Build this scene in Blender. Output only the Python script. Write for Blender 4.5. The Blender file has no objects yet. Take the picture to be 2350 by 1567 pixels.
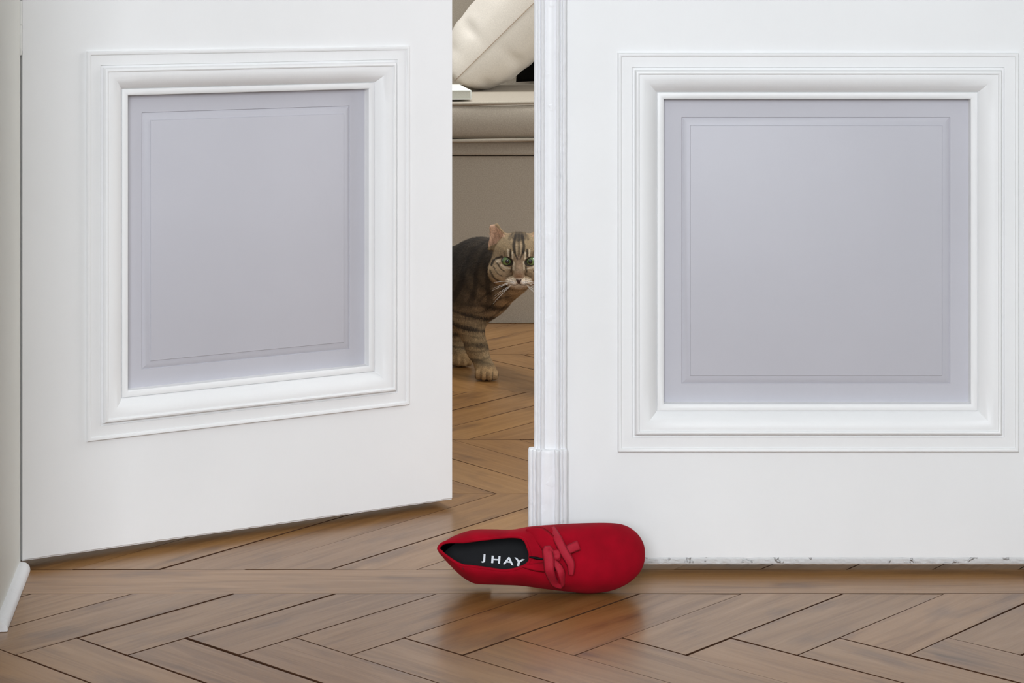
import bpy, bmesh, math, random
import numpy as np
from mathutils import Vector, Matrix, noise as mnoise

random.seed(7)
RNG = np.random.default_rng(11)
scene = bpy.context.scene
COL = scene.collection

# ------------------------------------------------------------------ camera
# photographer crouching in the near room, level lens, frame shifted down
cam_d = bpy.data.cameras.new('camera')
cam = bpy.data.objects.new('camera', cam_d)
COL.objects.link(cam)
cam.location = (0, 0, 0.708)
cam.rotation_euler = (math.radians(90), 0, 0)
cam_d.sensor_width = 36.0
cam_d.lens = 73.5
cam_d.shift_y = -0.3462
cam_d.clip_start = 0.05
scene.camera = cam

# ------------------------------------------------------------------ light
world = bpy.data.worlds.new('world')
scene.world = world
world.use_nodes = True
bg = world.node_tree.nodes['Background']
bg.inputs[0].default_value = (0.93, 0.96, 1.0, 1)
bg.inputs[1].default_value = 0.8

def area(name, loc, target, sx, sy, power, color):
    l = bpy.data.lights.new(name, 'AREA')
    l.shape = 'RECTANGLE'
    l.size, l.size_y, l.energy, l.color = sx, sy, power, color
    o = bpy.data.objects.new(name, l)
    COL.objects.link(o)
    o.location = loc
    o.rotation_euler = (Vector(target) - Vector(loc)).to_track_quat('-Z', 'Y').to_euler()
    return o

area('window_light_near_room', (-0.38, -2.0, 1.65), (0.0, 2.5, 0.45), 1.7, 1.6, 124, (0.90, 0.94, 1.0))
area('window_light_near_room_right', (1.5, -2.0, 1.9), (0.2, 2.5, 0.5), 0.9, 1.3, 5, (0.90, 0.94, 1.0))
area('window_light_far_room', (2.35, 3.30, 1.35), (0.0, 3.8, 0.2), 1.2, 1.7, 38, (0.97, 0.98, 1.0))
area('added_top_light_far_room', (-0.35, 4.35, 2.6), (-0.3, 4.4, 0.0), 0.9, 0.9, 44, (0.93, 0.96, 1.0))  # unseen overhead light, added to brighten the pillow and sofa from above

vs = scene.view_settings
vs.view_transform = 'Standard'
vs.look = 'None'
vs.gamma = 1.0
vs.use_curve_mapping = False
vs.exposure = 0.19
scene.cycles.use_denoising = True

# ------------------------------------------------------------------ helpers
def srgb(r, g, b):
    def f(c):
        c /= 255.0
        return c / 12.92 if c <= 0.04045 else ((c + 0.055) / 1.055) ** 2.4
    return (f(r), f(g), f(b), 1.0)

def build(name, verts, faces, mat=None, parent=None, smooth=False, auto=None):
    me = bpy.data.meshes.new(name)
    me.from_pydata([tuple(v) for v in verts], [], [tuple(f) for f in faces])
    me.validate()
    bm = bmesh.new(); bm.from_mesh(me)
    bmesh.ops.recalc_face_normals(bm, faces=bm.faces)
    bm.to_mesh(me); bm.free()
    o = bpy.data.objects.new(name, me)
    COL.objects.link(o)
    if mat:
        for m in (mat if isinstance(mat, (list, tuple)) else [mat]):
            me.materials.append(m)
    if smooth:
        me.polygons.foreach_set('use_smooth', [True] * len(me.polygons))
    if auto is not None:
        me.polygons.foreach_set('use_smooth', [True] * len(me.polygons))
        me.set_sharp_from_angle(angle=math.radians(auto))
    if parent:
        o.parent = parent
    return o

def empty(name, loc, rot=(0, 0, 0)):
    o = bpy.data.objects.new(name, None)
    COL.objects.link(o)
    o.location = loc
    o.rotation_euler = rot
    o.empty_display_size = 0.05
    return o

def tag(o, label=None, cat=None, kind=None, group=None):
    if label: o['label'] = label
    if cat: o['category'] = cat
    if kind: o['kind'] = kind
    if group: o['group'] = group
    return o

def box_vf(x0, x1, y0, y1, z0, z1, bev=0.0):
    bm = bmesh.new()
    r = bmesh.ops.create_cube(bm, size=1)
    bmesh.ops.scale(bm, vec=(x1 - x0, y1 - y0, z1 - z0), verts=bm.verts)
    bmesh.ops.translate(bm, vec=((x0 + x1) / 2, (y0 + y1) / 2, (z0 + z1) / 2), verts=bm.verts)
    if bev:
        bmesh.ops.bevel(bm, geom=list(bm.edges), offset=bev, segments=2, affect='EDGES', profile=0.6)
    bm.verts.index_update()
    v = [tuple(p.co) for p in bm.verts]
    f = [[p.index for p in q.verts] for q in bm.faces]
    bm.free()
    return v, f

def box(name, x0, x1, y0, y1, z0, z1, mat, parent=None, bev=0.0):
    v, f = box_vf(x0, x1, y0, y1, z0, z1, bev)
    return build(name, v, f, mat, parent, auto=40 if bev else None)

def tube_vf(pts, rad, n=10, closed=False):
    pts = [Vector(p) for p in pts]
    m = len(pts)
    rads = rad if isinstance(rad, (list, tuple)) else [rad] * m
    V, F = [], []
    up = Vector((0.13, 0.21, 0.97))
    for i, p in enumerate(pts):
        a = pts[i - 1] if (i > 0 or closed) else p
        b = pts[(i + 1) % m] if (i < m - 1 or closed) else p
        t = (b - a).normalized()
        s = t.cross(up)
        if s.length < 1e-4: s = t.cross(Vector((1, 0, 0)))
        s.normalize()
        u = s.cross(t)
        for k in range(n):
            ang = 2 * math.pi * k / n
            V.append(p + (s * math.cos(ang) + u * math.sin(ang)) * rads[i])
    for i in range(m if closed else m - 1):
        j = (i + 1) % m
        for k in range(n):
            l = (k + 1) % n
            F.append((i * n + k, i * n + l, j * n + l, j * n + k))
    if not closed:
        F.append(tuple(range(n)))
        F.append(tuple((m - 1) * n + k for k in range(n)))
    return V, F

def merge(*parts):
    V, F = [], []
    for v, f in parts:
        o = len(V)
        V += list(v)
        F += [tuple(i + o for i in q) for q in f]
    return V, F

# ------------------------------------------------------------------ materials
class NT:
    def __init__(s, name):
        s.m = bpy.data.materials.new(name)
        s.m.use_nodes = True
        s.t = s.m.node_tree
        s.b = s.t.nodes['Principled BSDF']
    def n(s, kind, **kw):
        nd = s.t.nodes.new(kind)
        for k, v in kw.items():
            if k.startswith('i_'):
                key = k[2:]
                key = int(key) if key.isdigit() else key.replace('_', ' ')
                nd.inputs[key].default_value = v
            else:
                setattr(nd, k, v)
        return nd
    def l(s, a, b):
        s.t.links.new(a, b)
    def bump(s, height, strength, dist):
        b = s.n('ShaderNodeBump')
        b.inputs['Strength'].default_value = strength
        b.inputs['Distance'].default_value = dist
        s.l(height, b.inputs['Height'])
        s.l(b.outputs[0], s.b.inputs['Normal'])
        return b
    def ramp(s, fac, stops):
        r = s.n('ShaderNodeValToRGB')
        el = r.color_ramp.elements
        while len(el) < len(stops): el.new(0.5)
        for e, (p, c) in zip(el, stops):
            e.position = p; e.color = c
        s.l(fac, r.inputs[0])
        return r

def paint(name, col, rough=0.42, bump=0.15, chips=0.0):
    a = NT(name)
    co = a.n('ShaderNodeTexCoord')
    n1 = a.n('ShaderNodeTexNoise'); n1.inputs['Scale'].default_value = 6.0; n1.inputs['Detail'].default_value = 3
    a.l(co.outputs['Object'], n1.inputs['Vector'])
    c0 = tuple(c * 0.965 for c in col[:3]) + (1,)
    r = a.ramp(n1.outputs['Fac'], [(0.3, c0), (0.7, col)])
    out = r.outputs[0]
    n2 = a.n('ShaderNodeTexNoise'); n2.inputs['Scale'].default_value = 90.0; n2.inputs['Detail'].default_value = 4
    mp = a.n('ShaderNodeMapping'); mp.inputs['Scale'].default_value = (1, 1, 0.25)
    a.l(co.outputs['Object'], mp.inputs[0]); a.l(mp.outputs[0], n2.inputs['Vector'])
    h = n2.outputs['Fac']
    if chips:
        v = a.n('ShaderNodeTexNoise'); v.inputs['Scale'].default_value = 55.0; v.inputs['Detail'].default_value = 2
        a.l(co.outputs['Object'], v.inputs['Vector'])
        rr = a.ramp(v.outputs['Fac'], [(0.60, (0, 0, 0, 1)), (0.66, (1, 1, 1, 1))])
        mx = a.n('ShaderNodeMath', operation='MULTIPLY_ADD')
        a.l(rr.outputs[0], mx.inputs[0]); mx.inputs[1].default_value = chips; a.l(h, mx.inputs[2])
        h = mx.outputs[0]
    a.l(out, a.b.inputs['Base Color'])
    a.b.inputs['Roughness'].default_value = rough
    a.bump(h, bump, 0.002)
    return a.m

M_WHITE = paint('white_door_paint', srgb(236, 236, 236), 0.45, 0.10)
M_ASTR = paint('thick_old_white_paint', srgb(240, 240, 242), 0.38, 0.2, 0.7)
M_PANEL = paint('grey_lilac_panel_paint', srgb(191, 190, 197), 0.5, 0.08)
M_WALL = paint('pale_grey_wall_paint', srgb(222, 222, 216), 0.6, 0.12)
M_CEIL = paint('ceiling_paint', srgb(235, 235, 232), 0.8, 0.05)
M_CHIP = paint('chipped_white_paint', srgb(205, 205, 205), 0.6, 0.8, 3.0)
M_FARWALL = paint('far_room_wall_paint', srgb(190, 184, 174), 0.7, 0.05)

def mat_wood():
    a = NT('oiled_oak')
    co = a.n('ShaderNodeTexCoord')
    oi = a.n('ShaderNodeObjectInfo')
    off = a.n('ShaderNodeVectorMath', operation='MULTIPLY_ADD')
    cb = a.n('ShaderNodeCombineXYZ')
    for i in range(3): a.l(oi.outputs['Random'], cb.inputs[i])
    a.l(cb.outputs[0], off.inputs[0]); off.inputs[1].default_value = (7.3, 3.1, 9.7)
    a.l(co.outputs['Object'], off.inputs[2])
    mp = a.n('ShaderNodeMapping'); mp.inputs['Scale'].default_value = (2.4, 30, 30)
    a.l(off.outputs[0], mp.inputs[0])
    g = a.n('ShaderNodeTexNoise'); g.inputs['Scale'].default_value = 2.2; g.inputs['Detail'].default_value = 7
    g.inputs['Roughness'].default_value = 0.62; g.inputs['Distortion'].default_value = 0.7
    a.l(mp.outputs[0], g.inputs['Vector'])
    r = a.ramp(g.outputs['Fac'], [(0.22, srgb(113, 77, 40)), (0.50, srgb(142, 102, 56)), (0.80, srgb(158, 117, 70))])
    # per-board tone
    t = a.ramp(oi.outputs['Random'], [(0.0, (0.86, 0.82, 0.79, 1)), (0.35, (0.94, 0.91, 0.89, 1)), (0.7, (1.0, 0.98, 0.93, 1)), (1.0, (1.10, 1.06, 0.99, 1))])
    mx = a.n('ShaderNodeMix', data_type='RGBA', blend_type='MULTIPLY'); mx.inputs[0].default_value = 1.0
    a.l(r.outputs[0], mx.inputs[6]); a.l(t.outputs[0], mx.inputs[7])
    # knots and stains
    kn = a.n('ShaderNodeTexNoise'); kn.inputs['Scale'].default_value = 9.0; kn.inputs['Detail'].default_value = 3
    mp2 = a.n('ShaderNodeMapping'); mp2.inputs['Scale'].default_value = (1, 2.4, 1)
    a.l(off.outputs[0], mp2.inputs[0]); a.l(mp2.outputs[0], kn.inputs['Vector'])
    kr = a.ramp(kn.outputs['Fac'], [(0.56, (1, 1, 1, 1)), (0.72, (0.52, 0.47, 0.45, 1))])
    mk = a.n('ShaderNodeMix', data_type='RGBA', blend_type='MULTIPLY'); mk.inputs[0].default_value = 0.8
    a.l(mx.outputs[2], mk.inputs[6]); a.l(kr.outputs[0], mk.inputs[7])
    a.l(mk.outputs[2], a.b.inputs['Base Color'])
    rr = a.ramp(g.outputs['Fac'], [(0.2, (0.42, 0.42, 0.42, 1)), (0.8, (0.30, 0.30, 0.30, 1))])
    a.l(rr.outputs[0], a.b.inputs['Roughness'])
    a.b.inputs['Specular IOR Level'].default_value = 0.5
    a.b.inputs['Coat Weight'].default_value = 0.38
    a.b.inputs['Coat Roughness'].default_value = 0.24
    a.b.inputs['Coat IOR'].default_value = 1.55
    # fine pores plus the slight cupping of old boards
    wv = a.n('ShaderNodeTexNoise'); wv.inputs['Scale'].default_value = 14.0; wv.inputs['Detail'].default_value = 1
    a.l(off.outputs[0], wv.inputs['Vector'])
    ad = a.n('ShaderNodeMath', operation='MULTIPLY_ADD')
    a.l(wv.outputs['Fac'], ad.inputs[0]); ad.inputs[1].default_value = 1.4; a.l(g.outputs['Fac'], ad.inputs[2])
    a.bump(ad.outputs[0], 0.16, 0.002)
    return a.m
M_WOOD = mat_wood()

def plain(name, col, rough=0.6, spec=0.5, noise=0.0, scale=300, bump=0.0, sheen=0.0):
    a = NT(name)
    co = a.n('ShaderNodeTexCoord')
    n1 = a.n('ShaderNodeTexNoise'); n1.inputs['Scale'].default_value = scale; n1.inputs['Detail'].default_value = 4
    a.l(co.outputs['Object'], n1.inputs['Vector'])
    c0 = tuple(c * (1 - noise) for c in col[:3]) + (1,)
    c1 = tuple(min(1, c * (1 + noise)) for c in col[:3]) + (1,)
    r = a.ramp(n1.outputs['Fac'], [(0.3, c0), (0.7, c1)])
    a.l(r.outputs[0], a.b.inputs['Base Color'])
    a.b.inputs['Roughness'].default_value = rough
    a.b.inputs['Specular IOR Level'].default_value = spec
    if sheen:
        a.b.inputs['Sheen Weight'].default_value = sheen
        a.b.inputs['Sheen Tint'].default_value = tuple(min(1, c * 2 + 0.1) for c in col[:3]) + (1,)
    if bump:
        a.bump(n1.outputs['Fac'], bump, 0.001)
    return a.m

M_SUB = plain('dark_subfloor', srgb(42, 30, 22), 0.9, 0.2, 0.2, 40)
M_GRIME = plain('joint_grime', srgb(66, 40, 23), 0.85, 0.2, 0.2, 120)
M_SOFA = plain('taupe_linen', srgb(168, 158, 143), 0.9, 0.2, 0.10, 420, 0.3, 0.15)
M_SOFA_PIPE = plain('taupe_piping', srgb(178, 168, 152), 0.9, 0.2, 0.08, 420, 0.2)
M_PILLOW = plain('cream_linen', srgb(214, 206, 194), 0.9, 0.2, 0.05, 380, 0.3, 0.15)
M_SEAM = plain('pillow_seam', srgb(168, 150, 132), 0.9, 0.2, 0.05, 380)
M_GAPSHADE = plain('gap_shade_black', srgb(22, 21, 19), 0.95, 0.05, 0.1, 300)  # black that stands in for the shade behind the pillow
M_BOOK = plain('white_book_cover', srgb(232, 234, 226), 0.5, 0.4, 0.02, 60)
M_PAGES = plain('book_pages', srgb(205, 205, 192), 0.8, 0.2, 0.08, 900)
M_SUEDE = plain('red_suede', srgb(150, 0, 25), 0.9, 0.15, 0.16, 40, 0.15, 0.06)
M_RIBBON = plain('red_grosgrain', srgb(164, 18, 42), 0.7, 0.3, 0.06, 500, 0.15, 0.1)
M_LINING = plain('black_leather', srgb(8, 9, 13), 0.55, 0.12, 0.15, 80, 0.1)
M_SOLE = plain('dark_red_sole', srgb(70, 10, 16), 0.6, 0.4, 0.1, 60)
M_PRINT = plain('white_print', srgb(235, 236, 240), 0.5, 0.4, 0.02, 60)
M_METAL = plain('painted_steel', srgb(226, 226, 222), 0.35, 0.6, 0.03, 60)
M_STEEL = plain('bare_steel', srgb(150, 150, 150), 0.35, 0.6, 0.05, 60)
M_STEEL.node_tree.nodes['Principled BSDF'].inputs['Metallic'].default_value = 0.8

# ------------------------------------------------------------------ setting: shell
def structure(name, v, f, mat):
    o = build(name, v, f, mat)
    o['kind'] = 'structure'
    return o

def prism_z(poly, z0, z1):
    n = len(poly)
    V = [(x, y, z0) for x, y in poly] + [(x, y, z1) for x, y in poly]
    F = [tuple(range(n)), tuple(range(n, 2 * n))]
    for i in range(n):
        j = (i + 1) % n
        F.append((i, j, n + j, n + i))
    return V, F

CEIL = 2.75
XL, XR, YB, YF = -2.3, 2.5, -2.4, 5.85
WB = 2.585                                   # back of the wall that holds the doors
# splayed left reveal: from hinge corner to the near-room face
structure('wall_front_left', *prism_z([(-0.6045, 2.5475), (-0.630, 2.5475), (-0.630, WB), (XL, WB), (XL, 2.17), (-0.5515, 2.17), (-0.5985, 2.5475)], -0.004, CEIL), M_WALL)
structure('wall_front_right', *prism_z([(0.704, WB), (0.704, 2.532), (0.690, 2.532), (0.642, 2.17), (XR, 2.17), (XR, WB)], -0.004, CEIL), M_WALL)
structure('wall_front_above', *merge(box_vf(-0.62, 0.72, 2.17, WB, 2.12, CEIL)), M_WALL)
structure('wall_left', *box_vf(XL - 0.1, XL, YB, YF, -0.004, CEIL), M_WALL)
structure('wall_right', *box_vf(XR, XR + 0.1, YB, YF, -0.004, CEIL), M_WALL)
structure('wall_back', *box_vf(XL - 0.1, XR + 0.1, YB - 0.1, YB, -0.004, CEIL), M_WALL)
structure('wall_far', *box_vf(XL - 0.1, XR + 0.1, YF, YF + 0.1, -0.004, CEIL), M_FARWALL)
structure('ceiling', *box_vf(XL - 0.1, XR + 0.1, YB, YF + 0.1, CEIL, CEIL + 0.1), M_CEIL)

# ------------------------------------------------------------------ floor: subfloor and every board on it
floor = structure('floor', *box_vf(XL - 0.1, XR + 0.1, YB, YF + 0.1, -0.06, -0.012), M_SUB)

def clip(poly, n, c):                        # keep the side n.p <= c
    out = []
    for i in range(len(poly)):
        a, b = poly[i], poly[(i + 1) % len(poly)]
        da, db = n[0] * a[0] + n[1] * a[1] - c, n[0] * b[0] + n[1] * b[1] - c
        if da <= 0: out.append(a)
        if da * db < 0:
            t = da / (da - db)
            out.append((a[0] + (b[0] - a[0]) * t, a[1] + (b[1] - a[1]) * t))
    return out

def inset(poly, g):
    # shrink a convex polygon by g on each side
    n = len(poly)
    cx = sum(p[0] for p in poly) / n; cy = sum(p[1] for p in poly) / n
    lines = []
    for i in range(n):
        a, b = poly[i], poly[(i + 1) % n]
        dx, dy = b[0] - a[0], b[1] - a[1]
        L = math.hypot(dx, dy)
        if L < 1e-6: continue
        nx, ny = dy / L, -dx / L
        if nx * (cx - a[0]) + ny * (cy - a[1]) > 0: nx, ny = -nx, -ny
        gg = g[i % len(g)] if isinstance(g, (list, tuple)) else g
        lines.append((nx, ny, nx * a[0] + ny * a[1] - gg))
    out = list(poly)
    for nx, ny, c in lines:
        out = clip(out, (nx, ny), c)
    return out

def plank(poly, ang, gap=0.0006, thick=0.012, bev=0.0005):
    poly = inset(poly, gap)
    if len(poly) < 3: return
    top = inset(poly, bev)
    if len(top) != len(poly): return
    cx = sum(p[0] for p in poly) / len(poly); cy = sum(p[1] for p in poly) / len(poly)
    ca, sa = math.cos(-ang), math.sin(-ang)
    def loc(p): 
        x, y = p[0] - cx, p[1] - cy
        return x * ca - y * sa, x * sa + y * ca
    # every old board sits a touch differently
    tx, ty, dz = random.uniform(-.0016, .0016), random.uniform(-.006, .006), random.uniform(-.0006, .0)
    V, F = [], []
    n = len(poly)
    for ring, zz in ((poly, -thick), (poly, -bev * 0.9), (top, 0.0)):
        for p in ring:
            x, y = loc(p)
            V.append((x, y, zz + (dz + tx * x + ty * y if zz > -thick else 0)))
    # order rings alike: match by nearest
    for r in range(2):
        for i in range(n):
            j = (i + 1) % n
            F.append((r * n + i, r * n + j, (r + 1) * n + j, (r + 1) * n + i))
    F.append(tuple(2 * n + i for i in range(n)))
    F.append(tuple(range(n)))
    o = build('plank', V, F, [M_WOOD, M_GRIME], floor)
    for p_ in o.data.polygons:
        if p_.normal.z < 0.95: p_.material_index = 1      # old joints are packed with dirt
    o.location = (cx, cy, 0)
    o.rotation_euler = (0, 0, ang)
    return o

def order_top(poly):
    return poly

BORDER0, BORDER1 = 2.441, 2.5415
# near room herringbone, boards clipped by the border
aA, aB = math.radians(48.0), math.radians(-42.5)
da = (math.cos(aA), math.sin(aA)); db = (math.cos(aB), math.sin(aB))
wB = 0.0800; wA = wB * math.sin(aA) / -math.sin(aB)
step = wB * da[0] + wA * db[0]
T0 = (-0.4728, 2.2755)
LB = 0.52
def add(p, d, s): return (p[0] + d[0] * s, p[1] + d[1] * s)
for k in range(-7, 14):
    T = (T0[0] + k * step, T0[1]); Bk = add(T, db, wA); Bp = add(T, da, -wB)
    q = [T, Bk, add(Bk, da, LB), add(T, da, LB)]
    q = clip(q, (0, 1), BORDER0)
    q = clip(q, (-1, 0), 0.80) ; q = clip(q, (1, 0), 1.1)
    if len(q) >= 3:
        # under the left reveal there are no boards
        q = clip(q, (-1, 0), 0.62) if True else q
        if len(q) >= 3: plank(q, aA, random.choice([.0003, .0005, .0007]))
    g = random.choice([.0003, .0005, .0007])
    if k == 1: g = [0.0006, 0.0030, 0.0006, 0.0006]
    if k == 0: g = [0.0006, 0.0016, 0.0006, 0.0006]
    q = [Bp, T, add(T, db, LB), add(Bp, db, LB)]
    q = clip(q, (-1, 0), 0.62)
    if len(q) >= 3: plank(q, aB, g)
    # next row towards the camera
    E = add(T, db, LB); 
    q = [add(Bp, db, LB), E, add(E, da, -0.5), add(add(Bp, db, LB), da, -0.5)]
for k in range(-1, 12):
    T = (T0[0] + k * step, T0[1]); Bp = add(T, da, -wB)
    S = add(Bp, db, LB)                       # boards of the following row, below the frame
    q = [S, add(S, db, wA), add(add(S, db, wA), da, -0.45), add(S, da, -0.45)]
    plank(q, aA)
plank([(-0.62, BORDER0), (0.80, BORDER0), (0.80, BORDER1), (-0.62, BORDER1)], 0, 0.0005)
# far room chevron: rows meet on straight seams
seams = [BORDER1, 2.922, 3.273, 3.655, 4.030, 4.400, 4.770]
sp = 0.1045; xs = -0.3256; sl = 0.80
shift = [0, 0, 0.023, 0.0, 0.01, 0.0]
for r in range(len(seams) - 1):
    y0, y1 = seams[r], seams[r + 1]
    s = sl if r % 2 == 0 else -sl
    xe = xs + s * (y1 - y0)
    ang = math.atan2(y1 - y0, xe - xs) if s > 0 else math.atan2(-(y1 - y0), -(xe - xs))
    for k in range(-9, 12):
        x0 = xs + k * sp + shift[r]; x1 = xe + k * sp + shift[r]
        q = [(x0, y0), (x0 + sp, y0), (x1 + sp, y1), (x1, y1)]
        if max(p[0] for p in q) < -1.05 or min(p[0] for p in q) > 0.95: continue
        plank(q, ang, random.choice([.0003, .0005, .0007]))
    xs = xe

# ------------------------------------------------------------------ doors
PROFILE = [(0.0, 0.0), (0.0002, 0.0030), (0.0012, 0.0046), (0.0030, 0.0048), (0.0046, 0.0040), (0.0052, 0.0026),
           (0.0175, 0.0026), (0.0182, 0.0008), (0.0205, 0.0008), (0.0212, 0.0052), (0.0226, 0.0080), (0.0245, 0.0086), (0.0258, 0.0080),
           (0.0264, 0.0066), (0.0290, 0.0068), (0.0330, 0.0062), (0.0370, 0.0046), (0.0410, 0.0020), (0.0450, -0.0020), (0.0475, -0.0060), (0.0482, -0.0072),
           (0.0486, -0.0054), (0.0500, -0.0048), (0.0545, -0.0050), (0.0562, -0.0064), (0.0567, -0.0185), (0.0600, -0.0187)]

def sweep_rect(x0, x1, z0, z1, prof, rad=0.0015):
    V, F = [], []
    m = len(prof)
    seg = 10                                    # a little waviness of hand-run mouldings along each side
    ring = None
    for (u, w) in prof:
        cs = [(x0 + u, z0 + u), (x1 - u, z0 + u), (x1 - u, z1 - u), (x0 + u, z1 - u)]
        r = []
        for c in range(4):
            a, b = cs[c], cs[(c + 1) % 4]
            for k in range(seg):
                t = k / seg
                x, z = a[0] + (b[0] - a[0]) * t, a[1] + (b[1] - a[1]) * t
                wob = 0.0005 * mnoise.noise(Vector((x * 11, z * 11, 3.7))) if 0 < k else 0
                r.append((x, -w + wob * 0.6, z))
        V += r
        ring = len(r)
    for i in range(m - 1):
        for k in range(ring):
            l = (k + 1) % ring
            F.append((i * ring + k, i * ring + l, (i + 1) * ring + l, (i + 1) * ring + k))
    return V, F

def panel_vf(x0, x1, z0, z1, yb):
    # flat margin, little step, raised field; hand-made and slightly wavy
    prof = [(0.0, 0.0), (0.0230, 0.0002), (0.0236, -0.0012), (0.0250, -0.0006), (0.0300, 0.0016), (0.0330, 0.0024), (0.0337, 0.0040), (0.0348, 0.0044)]
    V, F = [], []
    for (u, w) in prof:
        V += [(x0 + u, yb - w, z0 + u), (x1 - u, yb - w, z0 + u), (x1 - u, yb - w, z1 - u), (x0 + u, yb - w, z1 - u)]
    for i in range(len(prof) - 1):
        for k in range(4):
            l = (k + 1) % 4
            F.append((i * 4 + k, i * 4 + l, i * 4 + 4 + l, i * 4 + 4 + k))
    b = (len(prof) - 1) * 4
    F.append((b, b + 1, b + 2, b + 3))
    # back
    o = len(V)
    V += [(x0, yb + 0.012, z0), (x1, yb + 0.012, z0), (x1, yb + 0.012, z1), (x0, yb + 0.012, z1)]
    for k in range(4):
        l = (k + 1) % 4
        F.append((k, o + k, o + l, l))
    F.append((o, o + 3, o + 2, o + 1))
    return V, F

THK = 0.046
def worn_rail(x0, x1, z0, z1, seed, worn):
    # bottom rail whose lower front edge is knocked and splintered
    N = 150
    V, F = [], []
    for i in range(N + 1):
        x = x0 + (x1 - x0) * i / N
        n1 = mnoise.noise(Vector((x * 22, seed, 0))); n2 = mnoise.noise(Vector((x * 95, seed, 5)))
        a = worn * (0.0016 + 0.0014 * n1 + 0.0012 * n2)
        V += [(x, 0, z1), (x, 0, z0 + 0.02), (x, 0, z0 + max(0.0002, a + worn * 0.0034)), (x, 0.0014 * worn + 0.0003, z0 + max(0.0, a + worn * 0.0016)),
              (x, 0.0022 * worn + 0.0005, z0 + max(0, 0.0007 * n2)), (x, THK, z0), (x, THK, z1)]
    m = 7
    for i in range(N):
        for k in range(m):
            l = (k + 1) % m
            F.append((i * m + k, i * m + l, (i + 1) * m + l, (i + 1) * m + k))
    F.append(tuple(range(m))); F.append(tuple(N * m + k for k in range(m)))
    return V, F

def door_leaf(parent, W, px0, px1, worn, seed):
    z0, zp0, zp1, top = 0.010, 0.1465, 0.6285, 2.10
    in_ = 0.030
    build('bottom_rail', *worn_rail(px0 + in_, px1 - in_, z0, zp0 + in_, seed, worn), M_WHITE, parent)
    for a, b in ((0, px0 + in_), (px1 - in_, W)):
        v, f = worn_rail(a, b, z0, 0.10, seed + 3, worn)
        v2, f2 = box_vf(a, b, 0, THK, 0.10, top)
        build('stile', *merge((v, f), (v2, f2)), M_WHITE, parent)
    box('lock_rail', px0 + in_, px1 - in_, 0, THK, zp1 - in_, 0.82 + in_, M_WHITE, parent)
    box('top_rail', px0 + in_, px1 - in_, 0, THK, 1.98 - in_, top, M_WHITE, parent)
    for (a, b) in ((zp0, zp1), (0.82, 1.98)):
        build('panel_moulding', *sweep_rect(px0, px1, a, b, PROFILE), M_WHITE, parent, auto=38)
        o = build('panel', *panel_vf(px0 + 0.0558, px1 - 0.0558, a + 0.0558, b - 0.0558, 0.0183), M_PANEL, parent, auto=30)
        o['label'] = 'recessed grey panel with a raised field'

# left leaf, ajar into the far room
ANG = math.radians(30.7)
d1 = empty('door_1', (-0.5950, 2.5412, 0), (0, 0, ANG))
d1['kind'] = 'structure'
door_leaf(d1, 0.5972, 0.0805, 0.5300, 0.45, 1.3)
# hinge knuckle at the hanging edge
hv = [tube_vf([(-0.0030, -0.0012, 0.632 + i * 0.030), (-0.0030, -0.0012, 0.6615 + i * 0.030)], 0.0024, 14) for i in range(4)]
hv.append(tube_vf([(-0.0030, -0.0012, 0.625), (-0.0030, -0.0012, 0.632)], [0.0014, 0.0026], 14))
h = build('hinge', *merge(*hv), M_METAL, d1, auto=40)
h['label'] = 'white painted hinge knuckle'

# right leaf, closed
XH = 0.694
d2 = empty('door_2', (XH, 2.526, 0), (0, 0, 0))
d2['kind'] = 'structure'
leaf2 = empty('leaf_tmp', (0, 0, 0))
bpy.data.objects.remove(leaf2)
x_free = 0.034 - XH
W2 = XH - 0.034
class Shift:                                   # parts of this leaf are laid out from its free edge
    pass
n_before = set(bpy.data.objects)
door_leaf(d2, W2, 0.1275 - 0.034, 0.6120 - 0.034, 1.0, 8.1)
for o in set(bpy.data.objects) - n_before:
    for v in o.data.vertices: v.co.x += x_free

def extrude_profile(xp, z0, z1, rough=0.0, N=60, cap=True):
    # xp: list of (x, y) front profile, extruded upward
    V, F = [], []
    m = len(xp)
    for i in range(N + 1):
        z = z0 + (z1 - z0) * i / N
        for j, (x, y) in enumerate(xp):
            dx = rough * mnoise.noise(Vector((x * 60, z * 70, 2.2))) if 0 < j < m - 1 else 0
            dy = rough * mnoise.noise(Vector((x * 60, z * 60, 8.2))) if 0 < j < m - 1 else 0
            V.append((x + dx, y + dy, z))
    for i in range(N):
        for k in range(m):
            l = (k + 1) % m
            F.append((i * m + k, i * m + l, (i + 1) * m + l, (i + 1) * m + k))
    if cap:
        F.append(tuple(range(m))); F.append(tuple(N * m + k for k in range(m)))
    return V, F

def astragal_profile(x0, x1, t):
    # symmetrical: rounded outer fillets, two beads, shallow hollow with a flat band in the middle
    W = x1 - x0
    half = [(0.0, 0.0), (0.0, 0.45), (0.02, 0.58), (0.05, 0.64), (0.09, 0.66), (0.105, 0.60), (0.115, 0.66), (0.15, 0.74), (0.175, 0.75),
            (0.19, 0.68), (0.205, 0.80), (0.235, 0.95), (0.27, 1.0), (0.305, 0.95), (0.325, 0.82), (0.335, 0.74), (0.36, 0.78), (0.42, 0.84), (0.5, 0.86)]
    pts = [(x0 + u * W, -w * t) for u, w in half]
    pts += [(x1 - u * W, -w * t) for u, w in reversed(half[:-1])]
    return pts

ax0, ax1 = 0.0268 - XH, 0.0655 - XH
a = build('astragal', *extrude_profile(astragal_profile(ax0, ax1, 0.016), 0.149, 2.10, 0.00035, 420), M_ASTR, d2, auto=50)
a['label'] = 'moulded white meeting strip with thick old paint'
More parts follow.
